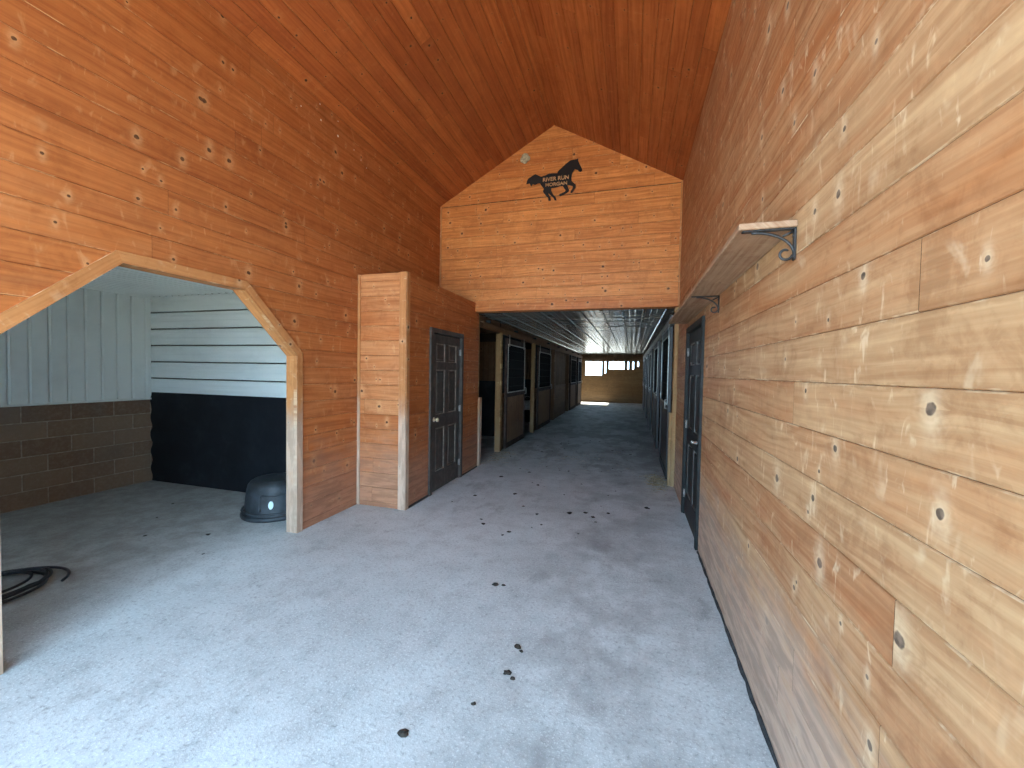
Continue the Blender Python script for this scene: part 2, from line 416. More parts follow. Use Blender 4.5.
def metal_panel(name, c, rough, dirt=0.25, wav=0.0, spec=0.5):
    t = NT(name)
    p = t.pos(); n = t.noise(p, 2.0, 5.0, 0.65)
    c2 = t.mix(t.step(n, 0.45, 0.8, 0.0, dirt), c, tuple(x*0.55 for x in c))
    if wav:
        x, y, z = t.sep(p)
        w = t.noise(t.xyz(t.math('MULTIPLY', x, 0.7), t.math('MULTIPLY', y, 2.6), z), 1.0, 2.0)
        t.bump(w, wav, 0.05)
    return t.fin(c2, rough, 0.0, spec)
WHITEP = metal_panel('white_steel_panel', (0.80,0.84,0.81), 0.4)
AISLEC = metal_panel('aisle_ceiling_steel', (0.20,0.22,0.22), 0.24, 0.3, 0.25, 0.6)

def concrete():
    t = NT('concrete_floor')
    p = t.pos(); x, y, z = t.sep(p)
    n1 = t.noise(p, 0.7, 4.0, 0.6); n2 = t.noise(p, 5.0, 5.0, 0.7); n3 = t.noise(p, 55.0, 3.0, 0.7); n4 = t.noise(p, 110.0, 2.0, 0.6)
    c = t.mix(t.step(n1, 0.3, 0.7), (0.43,0.45,0.445), (0.56,0.58,0.575))
    c = t.mix(t.step(n2, 0.42, 0.72, 0.0, 0.45), c, (0.27,0.265,0.26))
    c = t.mix(t.step(n3, 0.50, 0.66, 0.0, 0.6), c, (0.20,0.205,0.20))
    c = t.mix(t.step(n4, 0.53, 0.68, 0.0, 0.75), c, (0.72,0.74,0.73))
    # trodden darker path beside the tan wall
    path = t.math('MULTIPLY', t.step(t.math('ABSOLUTE', t.math('ADD', x, 0.12)), 0.95, 0.15), t.step(t.noise(p, 1.8, 5.0, 0.7), 0.38, 0.62))
    c = t.mix(t.math('MULTIPLY', path, 0.5), c, (0.215,0.205,0.195))
    sm = t.noise(t.xyz(t.math('MULTIPLY', x, 3.0), t.math('MULTIPLY', y, 3.0), 7.0), 2.0, 6.0, 0.75, 0.8)
    c = t.mix(t.step(sm, 0.60, 0.72, 0.0, 0.5), c, (0.16,0.155,0.15))
    # hoof and dust stains, denser along the stall aisle
    sx = t.noise(t.xyz(t.math('MULTIPLY', x, 1.6), t.math('MULTIPLY', y, 0.9), 4.0), 1.6, 5.0, 0.68)
    aisle = t.step(y, 4.2, 8.5, 0.0, 1.0)
    th = t.math('MULTIPLY_ADD', aisle, -0.11, 0.56)
    st = t.math('MULTIPLY', t.step(t.math('SUBTRACT', sx, th), 0.0, 0.13), t.math('MULTIPLY_ADD', aisle, 0.20, 0.35))
    c = t.mix(st, c, (0.17,0.16,0.15))
    # straight-ish scuffs and hairline cracks
    v = t.n('ShaderNodeTexVoronoi', feature='DISTANCE_TO_EDGE'); t.put(v.inputs['Vector'], t.xyz(t.math('ADD', x, t.math('MULTIPLY', n2, 0.25)), t.math('MULTIPLY', y, 0.6), 0.0)); v.inputs['Scale'].default_value = 0.42
    c = t.mix(t.step(v.outputs['Distance'], 0.0, 0.006, 0.10, 0.0), c, (0.16,0.155,0.15))
    # dirt in the side room
    rm = t.step(x, -3.1, -3.9, 0.0, 1.0)
    c = t.mix(t.math('MULTIPLY', rm, t.step(n2, 0.25, 0.65, 0.25, 0.65)), c, (0.24,0.215,0.19))
    t.bump(t.math('ADD', t.math('MULTIPLY', n3, 0.6), n4), 0.3, 0.004)
    return t.fin(c, t.math('MULTIPLY_ADD', n2, 0.2, 0.55), 0, 0.35)
CONC = concrete()

def block_mat():
    t = NT('tan_block')
    p = t.pos(); rnd = t.attr('rnd').outputs['Fac']
    n = t.noise(p, 30.0, 3.0, 0.7); m = t.noise(p, 1.6, 3.0)
    c = t.mix(rnd, (0.19,0.115,0.075), (0.27,0.185,0.125))
    c = t.mix(t.step(n, 0.4, 0.7, 0, 0.4), c, (0.30,0.23,0.17))
    c = t.mix(t.step(m, 0.45, 0.7, 0, 0.4), c, (0.17,0.14,0.12))
    t.bump(n, 0.4, 0.006)
    return t.fin(c, 0.9, 0, 0.2)
BLOCK = block_mat()
MORTAR = simple('mortar', (0.33,0.27,0.21), 0.9, nscale=20)
GRAVEL = simple('pale_gravel', (0.50,0.46,0.38), 0.95, nscale=3, namt=0.25)
GRASS = simple('outside_grass', (0.20,0.26,0.06), 0.95, nscale=2, namt=0.3)

# ------------------------------------------------------------------ ground and floor
mb = MB(); mb.face([(-6.3,YF-0.1,0), (XR+.12,YF-0.1,0), (XR+.12,YB+.3,0), (-6.3,YB+.3,0)]); 
struct(mb.build('floor', CONC), 'grey concrete floor with dust, stains and hoof dirt', 'floor')
mb = MB(); mb.box(-60, 60, -60, 80, -0.35, -0.03)
struct(mb.build('ground', GRAVEL), 'pale gravel yard outside the barn', 'ground')

# ------------------------------------------------------------------ left wall with the arch
INNER = [(1.183,0.0), (1.183,1.675), (1.70,2.165), (2.50,2.165), (3.03,1.66), (3.03,0.0)]
OUTER = [(1.113,0.0), (1.113,1.705), (1.672,2.235), (2.528,2.235), (3.10,1.69), (3.10,0.0)]
TOPZ = ZE
def regions_left(P):
    a, b, c, d = P[1], P[2], P[3], P[4]
    return [[(YF,0),(a[0],0),(a[0],TOPZ),(YF,TOPZ)],
            [(a[0],a[1]),(b[0],b[1]),(b[0],TOPZ),(a[0],TOPZ)],
            [(b[0],b[1]),(c[0],c[1]),(c[0],TOPZ),(b[0],TOPZ)],
            [(c[0],c[1]),(d[0],d[1]),(d[0],TOPZ),(c[0],TOPZ)],
            [(d[0],0),(YG,0),(YG,TOPZ),(d[0],TOPZ)]]
t3 = lambda u, v, d: (XL + d, u, v)
mb = MB()
mb.planks(t3, regions_left(OUTER), YF, YG, 0.02, TOPZ, offs=0.053, fadef=lambda v, r: 0.30*r if v < 2.5 else 0.15*r)
wl = struct(mb.build('wall_left', ORANGE), 'orange pine board wall with the clipped-corner opening', 'wall')
mb = MB()
for R_ in regions_left([(a + (.01 if a > 2 else -.01), b) for a, b in OUTER]): mb.prism(R_, t3, -0.10, -0.008)
mb.build('wall_core', CORE, wl)
mb = MB()
for i in range(5):
    a, b, c, d = INNER[i], INNER[i+1], OUTER[i+1], OUTER[i]
    L = math.hypot(b[0]-a[0], b[1]-a[1]); ud = ((b[0]-a[0])/L, (b[1]-a[1])/L)
    mb.prism([a, b, c, d], t3, -0.108, 0.016, uvdir=ud)
struct(mb.build('trim_1', TRIMW, bevel=0.003), 'pale pine trim framing the clipped-corner opening', 'trim')

# ------------------------------------------------------------------ right wall
DR = (3.85, 4.92, 2.065)    # right door, casing outer near / far / top
t3 = lambda u, v, d: (XR - d, u, v)
regR = [[(YF,0),(DR[0],0),(DR[0],ZE),(YF,ZE)], [(DR[0],DR[2]),(DR[1],DR[2]),(DR[1],ZE),(DR[0],ZE)], [(DR[1],0),(YG,0),(YG,ZE),(DR[1],ZE)]]
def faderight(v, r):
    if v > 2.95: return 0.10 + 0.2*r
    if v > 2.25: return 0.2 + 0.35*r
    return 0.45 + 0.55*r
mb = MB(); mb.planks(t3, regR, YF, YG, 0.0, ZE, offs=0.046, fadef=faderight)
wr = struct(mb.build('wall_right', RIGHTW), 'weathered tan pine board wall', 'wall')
mb = MB()
for R_ in regR: mb.prism(R_, t3, -0.12, -0.008)
mb.build('wall_core', CORE, wr)
# chewed black strip along the foot of the wall
mb = MB(); 
ys = [YF + i*0.06 for i in range(int((DR[0]-YF)/0.06)+1)]
top = [(y, 0.006 + 0.010*random.random(), 0.008 + 0.014*random.random()) for y in ys]
V = []; F = []
for y, w, h in top: V += [(XR-0.002, y, 0.001), (XR-0.002, y, h), (XR-w*0.7, y, h*0.8), (XR-w-0.004, y, 0.001)]
for i in range(len(ys)-1):
    for k in range(3): F.append((i*4+k, i*4+k+1, i*4+5+k, i*4+4+k))
mb.mesh(V, F); struct(mb.build('baseboard_right', GRIT), 'ragged black strip along the foot of the tan board wall', 'baseboard')

# ------------------------------------------------------------------ gable wall
t3 = lambda u, v, d: (u, YG - d, v)
pent = [(XL,ZB),(XR,ZB),(XR,ZE),(XP,ZP),(XL,ZE)]
mb = MB(); mb.planks(t3, [pent], XL, XR, ZB, ZP, lens=(1.6,3.6), proud=lambda v: 0.016 if v > 4.05 else 0.0, offs=0.0)
wb = struct(mb.build('wall_back', GABLEW), 'orange pine gable wall above the aisle', 'wall')
mb = MB(); mb.prism(pent, t3, -0.14, -0.008); mb.build('wall_core', CORE, wb)
mb = MB(); mb.box(XC-0.02, XR, YG-0.012, YG+0.15, ZB-0.012, ZB+0.10, 0.004)
struct(mb.build('trim_2', GABLEW), 'pine board along the lower edge of the gable wall', 'trim')
mb = MB(); mb.box(XL, XL+0.022, YG-0.022, YG, ZC, ZE, 0.003); mb.box(XR-0.022, XR, YG-0.022, YG, ZB, ZE, 0.003)
struct(mb.build('trim_3', TRIMW), 'narrow corner beads at both ends of the gable wall', 'trim')

# ------------------------------------------------------------------ ceiling slopes
for nm, xa, lab in (('ceiling_left', XL, 'red-brown pine ceiling slope over the clipped-corner opening'), ('ceiling_right', XR, 'red-brown pine ceiling slope over the tan board wall')):
    dx, dz = XP - xa, ZP - ZE; L = math.hypot(dx, dz); ex, ez = dx/L, dz/L
    sgn = 1 if xa < XP else -1
    nx, nz = (ez, -ex) if sgn > 0 else (-ez, ex)
    if nz > 0: nx, nz = -nx, -nz
    t3 = lambda u, v, d, xa=xa, ex=ex, ez=ez, nx=nx, nz=nz: (xa + ex*v + nx*d, u, ZE + ez*v + nz*d)
    mb = MB(); mb.planks(t3, [[(YF,0),(YG,0),(YG,L),(YF,L)]], YF, YG, 0, L, row=0.135, lens=(2.4,4.8))
    cl = struct(mb.build(nm, CEILW), lab, 'ceiling')
    mb = MB(); mb.prism([(YF-.3,-.15),(YG+.15,-.15),(YG+.15,L+.1),(YF-.3,L+.1)], t3, -0.16, -0.008); mb.build('roof_core', CORE, cl)

# front of the hall: wide open, only a header up in the peak
mb = MB(); mb.prism([(XL-.1,3.8),(XR+.12,3.8),(XR+.12,ZE),(XP,ZP),(XL-.1,ZE)], lambda u, v, d: (u, YF + d, v), 0.0, 0.12)
struct(mb.build('wall_front', CORE), 'header over the open front of the hall', 'wall')

# ------------------------------------------------------------------ closet box
DL = (4.445, 5.445, 2.075)    # closet door casing, near / far / top
t3 = lambda u, v, d: (XC + d, u, v)
YE = 6.09
regs = [[(YC,0),(DL[0],0),(DL[0],ZC),(YC,ZC)], [(DL[0],DL[2]),(DL[1],DL[2]),(DL[1],ZC),(DL[0],ZC)], [(DL[1],0),(YG,0),(YG,ZC),(DL[1],ZC)], [(YG,0),(YE,0),(YE,ZB-.02),(YG,ZB-.02)]]
mb = MB(); mb.planks(t3, regs, YC, YE, 0, ZC, lens=(0.9,2.4), offs=0.053)
mb.planks(lambda u, v, d: (u, YC - d, v), [[(XL,0),(XC,0),(XC,ZC),(XL,ZC)]], XL, XC, 0, ZC, lens=(5,6), offs=0.053, fadef=lambda v, r: 0.2+0.8*r)
wc = struct(mb.build('wall_closet', ORANGE), 'orange pine boarded closet standing out from the wall', 'wall')
mb = MB()
for R_ in regs: mb.prism(R_, t3, -0.06, -0.008)
mb.prism([(XL,0),(XC-.008,0),(XC-.008,ZC),(XL,ZC)], lambda u, v, d: (u, YC - d, v), -0.06, -0.008)
mb.box(XL, XC-.004, YC+.008, YG, ZC-.03, ZC-.002)
mb.build('closet_core', CORE, wc)
mb = MB(); mb.box(XC-.084, XC+.012, YC-.016, YC, 0, ZC+.004, .003); mb.box(XC, XC+.014, YC-.016, YC+.05, 0, ZC+.004, .003)
mb.box(XL, XL+.034, YC-.014, YC, 0, ZC, .003)
struct(mb.build('trim_4', TRIMW), 'pine corner boards of the closet', 'trim')
mb = MB(); mb.box(XC+.001, XC+.012, YC+.05, DL[0], 0, .022); mb.box(XC+.001, XC+.010, DL[1], YE, 0, .018)
struct(mb.build('baseboard_closet', GRIT), 'black grit line along the closet foot', 'baseboard')

# ------------------------------------------------------------------ six-panel hinged doors (structure)
def panel_door(name, loc, rz, W, H, mat, edge, knob, hinge_right, label):
    """local x along the wall 0..W (casing outer), -y faces the room, z up"""
    r = empty(name, loc, rz); struct(r, label, 'door')
    cw = 0.062
    m = MB(); m.box(0, cw, -0.022, 0.05, 0, H, .003); m.box(W-cw, W, -0.022, 0.05, 0, H, .003); m.box(cw, W-cw, -0.022, 0.05, H-cw, H, .003)
    m.box(cw, cw+.012, -.006, .05, 0, H-cw); m.box(W-cw-.012, W-cw, -.006, .05, 0, H-cw)
    m.build('door_casing', mat, r)
    x0, x1, z0, z1 = cw+.014, W-cw-.014, .012, H-cw-.006
    w, h = x1-x0, z1-z0
    m = MB(); m.box(x0, x1, 0.022, 0.045, z0, z1)
    st = 0.115; cx = (x0+x1)/2
    zs = [z0, z0+.24, z0+.24+.56, z0+.24+.56+.17, z1-.115-.235-.10, z1-.115-.235, z1-.115, z1]
    m.box(x0, x0+st, .006, .024, z0, z1, .003); m.box(x1-st, x1, .006, .024, z0, z1, .003); 
    for a, b in ((0,1),(2,3),(4,5),(6,7)): m.box(x0+st, x1-st, .006, .024, zs[a], zs[b], .003)
    for a, b in ((1,2),(3,4),(5,6)): m.box(cx-.055, cx+.055, .006, .024, zs[a], zs[b], .003)
    m.build('door_leaf', mat, r)
    for a, b in ((1,2),(3,4),(5,6)):
        for xa, xb in ((x0+st, cx-.055), (cx+.055, x1-st)):
            m = MB(); e = .012
            za, zb = zs[a], zs[b]
            m.box(xa+.03, xb-.03, .010, .024, za+.03, zb-.03, .008)
            p = m.build('door_panel', mat, r)
            m = MB()
            m.box(xa, xb, .009, .024, za, za+e, .004); m.box(xa, xb, .009, .024, zb-e, zb, .004)
            m.box(xa, xa+e, .009, .024, za+e, zb-e, .004); m.box(xb-e, xb, .009, .024, za+e, zb-e, .004)
            m.build('moulding', edge, p)
    hx = x1 if hinge_right else x0
    for z in (z0+.22, (z0+z1)/2, z1-.2):
        m = MB(); m.tube([(hx, -.004, z-.045), (hx, -.004, z+.045)], .008, 10); m.box(hx-.03, hx+.004, .003, .0065, z-.04, z+.04)
        m.build('hinge', GALV, r)
    kx = x0+.065 if hinge_right else x1-.065
    R = Matrix.Translation((kx, .006, .93)) @ Matrix.Rotation(PI/2, 4, 'X')
    if knob == 'knob':
        m = MB(); m.lathe([(.030,0),(.030,.006),(.013,.010),(.012,.030),(.022,.036),(.028,.048),(.026,.060),(.012,.066)], 24, R)
        m.build('door_knob', BRASS, r)
    else:
        m = MB(); m.lathe([(.027,0),(.027,.008),(.012,.012),(.011,.05)], 24, R)
        dx = -1 if not hinge_right else 1
        m.tube([(kx, -.044, .93), (kx+dx*.04, -.048, .932), (kx+dx*.085, -.046, .930), (kx+dx*.12, -.042, .926)], [.011,.010,.009,.007], 10)
        m.build('door_lever', NICKEL, r)
    return r
panel_door('door_1', (XC+.002, DL[0], 0), PI/2, DL[1]-DL[0], DL[2], DPAINT, DEDGE, 'knob', True, 'worn dark six-panel closet door with a round knob')
panel_door('door_2', (XR-.002, DR[1], 0), -PI/2, DR[1]-DR[0], DR[2], BPAINT, BEDGE, 'lever', False, 'black six-panel door with a pale lever, below the shelf')

# ------------------------------------------------------------------ side room
zr = 2.48
t3 = lambda u, v, d: (u, YRM - d, v)
def rib_panel(mb, to3, u0, u1, v0, v1, pitch, first, prof, along='u'):
    """sheet whose ribs repeat in v; prof: list of (offset, depth)"""
    pts = [(v0, 0.0)]
    k = first
    while k < v1:
        for o, d in prof:
            if v0 < k+o < v1: pts.append((k+o, d))
        k += pitch
    pts.append((v1, 0.0))
    for (va, da), (vb, db) in zip(pts, pts[1:]):
        mb.face([to3(u0, va, da), to3(u1, va, da), to3(u1, vb, db), to3(u0, vb, db)])
groove = [(0, 0), (.006, -.014), (.018, -.014), (.024, 0), (.075,0), (.085,.003), (.105,.003), (.115,0), (.145,0), (.155,.003), (.175,.003), (.185,0)]
mb = MB(); rib_panel(mb, t3, XRM, XL-.1, 1.15, zr, .2175, 1.15, groove)
w = struct(mb.build('wall_room_end', WHITEP), 'white ribbed steel wall with horizontal grooves above the black rubber sheet', 'wall')
mb = MB(); mb.box(XRM-.1, XL-.1, YRM+.014, YRM+.06, 0, zr+.1); mb.build('wall_core', CORE, w)
# far wall: blocks below, vertical white sheet above
zb = 1.095
t3 = lambda u, v, d: (XRM + d, u, v)
mb = MB(); rib_panel(mb, lambda u, v, d: (XRM+.005+d, v, u), zb+.02, zr, YF, YRM, .155, 2.526-.155*22, [(0,0),(.003,-.022),(.013,-.022),(.016,0),(.03,.008),(.038,.0)])
w = struct(mb.build('wall_room_side', WHITEP), 'white steel wall with vertical seams above the block wall', 'wall')
mb = MB(); mb.box(XRM-.12, XRM-.02, YF, YRM+.05, 0, zr+.1); 
mb.box(XRM-.12, -4.3, YF-.1, YF, 0, zr+.1); mb.box(-3.35, XL-.1, YF-.1, YF, 0, zr+.1); mb.box(-4.3, -3.35, YF-.1, YF, 0, 1.2); mb.box(-4.3, -3.35, YF-.1, YF, 2.25, zr+.1)  # gap left here is an unseen opening added to light the side room
mb.build('wall_core', CORE, w)
mb = MB(); 
v = 0.0; k = 0; hB = zb/6
for k in range(6):
    u = YF - (0.2 if k % 2 else 0.0) + .02
    while u < YRM:
        a, b = max(YF, u+.005), min(YRM, u+.4-.005)
        if b > a: mb.box(XRM-.05, XRM+.022, a, b, k*hB+.005, (k+1)*hB-.005, .005)
        u += .4
w = struct(mb.build('wall_block', BLOCK), 'brown concrete block wall below the white steel', 'wall')
mb = MB(); mb.box(XRM-.05, XRM+.017, YF, YRM, 0, zb); mb.build('mortar', MORTAR, w)
mb = MB(); mb.box(XRM-.02, XRM+.045, YF, YRM, zb, zb+.022, .004)
struct(mb.build('trim_5', WHITEP), 'white cap strip on top of the block wall', 'trim')
mb = MB(); rib_panel(mb, lambda u, v, d: (v, u, zr - d), YF, YRM, XRM, XL-.1, .115, XRM+.02, [(0,0),(.006,.03),(.030,.03),(.036,0)])
w = struct(mb.build('ceiling_room', WHITEP), 'white ribbed steel ceiling of the side room', 'ceiling')
mb = MB(); mb.box(XRM-.1, XL-.1, YF-.1, YRM+.05, zr+.02, zr+.12); mb.build('ceiling_core', CORE, w)
mb = MB(); mb.box(XRM, XRM+.03, YF, YRM, zr-.05, zr, .004)
struct(mb.build('trim_6', WHITEP), 'white strip where the side wall meets the ribbed ceiling', 'trim')

# rubber sheet on the end wall, ragged edge at the corner
mb = MB(); n = 30
edge = [(XRM + .028 + .018*math.sin(i*1.1) + .012*random.random(), 0.005 + 1.187*i/n) for i in range(n+1)]
poly = edge + [(XL-.115, 1.192), (XL-.115, 0.005)]
mb.prism(poly, lambda u, v, d: (u, YRM - .006 - d, v), 0.0, 0.018)
tag(mb.build('rubber_mat', RUBBER), 'black rubber sheet fixed to the lower half of the white end wall', 'rubber mat')

# overturned tub
tub = empty('rubber_tub', (-3.61, 3.43, 0), 0.0)
tag(tub, 'black rubber tub lying upside down beside the pale post of the opening', 'tub')
mb = MB()
mb.lathe([(.318,.030),(.305,.055),(.300,.12),(.293,.20),(.284,.275),(.272,.325),(.252,.355),(.222,.372),(.15,.378),(.14,.372),(.02,.372)], 56, cap0=False)
mb.build('tub_body', TUBM, tub)
mb = MB(); mb.lathe([(.318,.0),(.335,.004),(.340,.018),(.338,.036),(.325,.046),(.312,.046),(.308,.03),(.306,0)], 56, cap0=False, cap1=False)
mb.tube([(.322*math.cos(2*PI*k/56), .322*math.sin(2*PI*k/56), .075) for k in range(56)], .011, 8, True)
mb.build('tub_rim', TUBM, tub)
a0 = math.atan2(-3.43, 3.61)    # side facing the viewer
mb = MB()
def on_tub(a, z, off):
    rr = .305 - .010*(z-.055)/.1 + off
    return (rr*math.cos(a), rr*math.sin(a), z)
arc = [a0 - .55 + i*.06 for i in range(15)]
for zz in (.255,): mb.tube([on_tub(a, zz, -.008) for a in arc], .014, 8)
mb.tube([on_tub(arc[0], z, -.002) for z in (.255,.2,.14,.1)], .013, 8); mb.tube([on_tub(arc[-1], z, -.002) for z in (.255,.2,.14,.1)], .013, 8)
mb.build('grip_rib', TUBM, tub)
mb = MB(); ac = a0 - .20
pts = []
for k in range(18):
    th = 2*PI*k/18; pts.append(on_tub(ac + .075*math.cos(th), .165 + .040*math.sin(th), .012))
pts2 = [on_tub(ac + .075*math.cos(2*PI*k/18), .165 + .040*math.sin(2*PI*k/18), -.004) for k in range(18)]
mb.face(pts); 
for k in range(18): mb.face([pts[k], pts2[k], pts2[(k+1) % 18], pts[(k+1) % 18]])
st = mb.build('sticker', STICK, tub); st['label'] = 'pale oval sticker'

# coiled hose
mb = MB(); pts = []
cx, cy = -4.10, 1.58
for i in range(5*40+12):
    a = 2*PI*i/40 + .6; k = i/40
    rr = .33 - .035*abs(math.sin(k*1.7)) - .012*(k % 2) - .018*k + .010*math.sin(3*a+k)
    pts.append((cx + .02*math.sin(k*2.3) + rr*math.cos(a), cy + .03*math.cos(k*1.9) + rr*1.05*math.sin(a), .013 + .016*(k/2.2) + .006*math.sin(2*a+k)))
mb.tube(pts, .0095, 8)
hose = tag(mb.build('garden_hose', HOSEM), 'dark hose coiled on the concrete just inside the clipped-corner opening', 'hose')

# ------------------------------------------------------------------ shelf on two scroll brackets
sh = empty('wall_shelf', (XR, 1.82, 2.13)); tag(sh, 'long weathered board shelf on black scroll brackets above the black door', 'shelf')
Ls = 3.18
mb = MB(); mb.box(-.205, -.001, 0, Ls, 0, .026, .003, rnd=.31); mb.build('shelf_board', SHELFW, sh)
def bracket(y):
    m = MB()
    m.box(-.190, -.002, y-.011, y+.011, -.007, 0, .002); m.box(-.009, -.001, y-.011, y+.011, -.125, 0, .002)
    # curved brace
    arc = []
    for i in range(13):
        t = i/12; a = t*PI/2
        arc.append((-.155 + .150*math.sin(a)**1.0 , y, -.010 - .095*(1-math.cos(a))))
    m.tube(arc, .0055, 8)
    m.tube([(-.008, y, -.012), (-.045, y, -.030)], .0045, 8)
    b = m.build('bracket', IRON, sh)
    m = MB(); sp = []
    for i in range(30):
        t = i/29; a = -.2 - t*1.65*PI*1.0; r = .024*(1 - .35*t)
        sp.append((-.034 + r*math.cos(a), y, -.100 + r*math.sin(a)))
    m.tube(sp, [.0052]*26 + [.005,.0046,.004,.003], 8)
    m.build('scroll', IRON, b)
    for z in (-.03, -.108):
        m = MB(); m.lathe([(.005,0),(.005,.002),(.002,.004)], 10, Matrix.Translation((-.009, y, z)) @ Matrix.Rotation(-PI/2, 4, 'Y'))
        m.build('screw', IRON, b)
bracket(.02); bracket(1.45)

# ------------------------------------------------------------------ horse sign
HO = [(-0.822,4.608),(-0.805,4.618),(-0.806,4.583),(-0.783,4.529),(-0.752,4.469),(-0.746,4.44),(-0.763,4.42),(-0.788,4.427),(-0.814,4.456),(-0.849,4.47),(-0.874,4.441),(-0.892,4.408),(-0.897,4.356),(-0.894,4.306),(-0.865,4.276),(-0.832,4.25),(-0.831,4.206),(-0.863,4.166),(-0.886,4.134),(-0.91,4.144),(-0.901,4.167),(-0.876,4.202),(-0.877,4.232),(-0.918,4.247),(-0.953,4.256),(-0.94,4.214),(-0.926,4.183),(-0.931,4.161),(-0.966,4.14),(-1.017,4.12),(-1.048,4.108),(-1.073,4.116),(-1.066,4.138),(-1.03,4.149),(-0.986,4.164),(-0.977,4.181),(-1.003,4.219),(-1.022,4.252),(-1.071,4.249),(-1.122,4.238),(-1.187,4.239),(-1.189,4.201),(-1.159,4.141),(-1.119,4.095),(-1.105,4.053),(-1.134,4.054),(-1.151,4.09),(-1.195,4.132),(-1.224,4.167),(-1.229,4.155),(-1.203,4.108),(-1.191,4.06),(-1.227,4.058),(-1.233,4.098),(-1.263,4.133),(-1.296,4.175),(-1.313,4.202),(-1.298,4.238),(-1.325,4.273),(-1.345,4.301),(-1.361,4.328),(-1.396,4.325),(-1.435,4.311),(-1.467,4.327),(-1.494,4.295),(-1.516,4.342),(-1.567,4.334),(-1.557,4.38),(-1.539,4.412),(-1.494,4.436),(-1.43,4.467),(-1.381,4.438),(-1.345,4.419),(-1.288,4.427),(-1.23,4.448),(-1.165,4.448),(-1.107,4.44),(-1.091,4.473),(-1.028,4.522),(-0.975,4.565),(-0.913,4.602),(-0.862,4.603)]
hx, hz = -1.12, 4.33
hs = empty('horse_sign', (hx, YG-.045, hz)); tag(hs, 'black running horse metal sign with lettering, high on the gable wall', 'sign')
mb = MB(); mb.prism([(a-hx, b-hz) for a, b in HO], lambda u, v, d: (u, d, v), 0.0, .006); mb.build('horse_plate', HORSEM, hs)
for px, pz in ((-.20, .02), (.16, .06)):
    mb = MB(); mb.tube([(px, .006, pz), (px, .046, pz)], .006, 8); mb.build('standoff', HORSEM, hs)
def lettering(txt, x0, x1, z0, z1):
    cu = bpy.data.curves.new('lettering', 'FONT'); cu.body = txt; cu.size = 1.0; cu.extrude = 0.0; cu.offset = 0.032
    o = bpy.data.objects.new('lettering', cu); COL.objects.link(o)
    bpy.context.view_layer.update()
    dg = bpy.context.evaluated_depsgraph_get()
    me = bpy.data.meshes.new_from_object(o.evaluated_get(dg)); bpy.data.objects.remove(o)
    xs = [v.co.x for v in me.vertices]; ys = [v.co.y for v in me.vertices]
    sx, sy = (x1-x0)/(max(xs)-min(xs)), (z1-z0)/(max(ys)-min(ys)); mx, my = min(xs), min(ys)
    for v in me.vertices:
        v.co = ((v.co.x-mx)*sx + x0 - hx, -.0025, (v.co.y-my)*sy + z0 - hz)
    me.materials.clear(); me.materials.append(LETTERM)
    m = bpy.data.objects.new('lettering', me); COL.objects.link(m); m.parent = hs
    so = m.modifiers.new('thick', 'SOLIDIFY'); so.thickness = .003; so.offset = 0
    m['label'] = 'tan capital lettering'
lettering('RIVER RUN', -1.315, -0.934, 4.338, 4.396)
lettering('MORGAN', -1.276, -0.957, 4.262, 4.315)

# old mud patch near the peak
mb = MB(); n = 16
for (ox, oz, r) in ((-1.60,4.752,.055), (-1.625,4.715,.05), (-1.565,4.725,.045), (-1.60,4.69,.04)):
    M = Matrix.Translation((ox, YG-.016, oz)) @ Matrix.Rotation(PI/2, 4, 'X')
    mb.lathe([(r,0),(r*.95,.008),(r*.75,.016),(r*.4,.021),(.004,.022)], n, M)
tag(mb.build('mud_nest', NESTM), 'pale dried mud nest stuck to the gable wall near the peak', 'mud nest')

# white flecks on the boards, where the eye can count them
for (y, z, r) in ((3.578,3.961,.012),(3.088,3.961,.006),(3.324,4.127,.006),(3.338,3.982,.009),(3.577,4.11,.006),(3.831,3.95,.006),(3.95,3.90,.005),(4.05,3.86,.005)):
    mb = MB(); mb.lathe([(r,0),(r*.8,.002),(r*.2,.003)], 10, Matrix.Translation((XL, y, z)) @ Matrix.Rotation(PI/2, 4, 'Y'))
    mb.build('white_fleck', SPECK, wl)['label'] = 'tiny white fleck'

# ------------------------------------------------------------------ aisle shell
XO = -6.2
XRA = XR + .03        # stall front line, east side
# ribbed ceiling
mb = MB(); rib_panel(mb, lambda u, v, d: (v, u, ZA - d), YG+.14, YB, XS-.05, XR+.1, .305, -2.305, [(0,0),(.012,.018),(.034,.018),(.046,0),(.12,0),(.126,.004),(.140,.004),(.146,0),(.20,0),(.206,.004),(.220,.004),(.226,0)])
w = struct(mb.build('ceiling_aisle', AISLEC), 'grey ribbed steel ceiling of the stall aisle', 'ceiling')
mb = MB(); mb.box(XO-.1, XR+.3, YG+.13, YB+.15, ZA+.03, ZA+.15); mb.build('ceiling_core', CORE, w)
mb = MB(); mb.box(XO, XS-.06, YG+.2, YB, ZA-.02, ZA+.03); mb.build('stall_ceiling', STALLW, w)

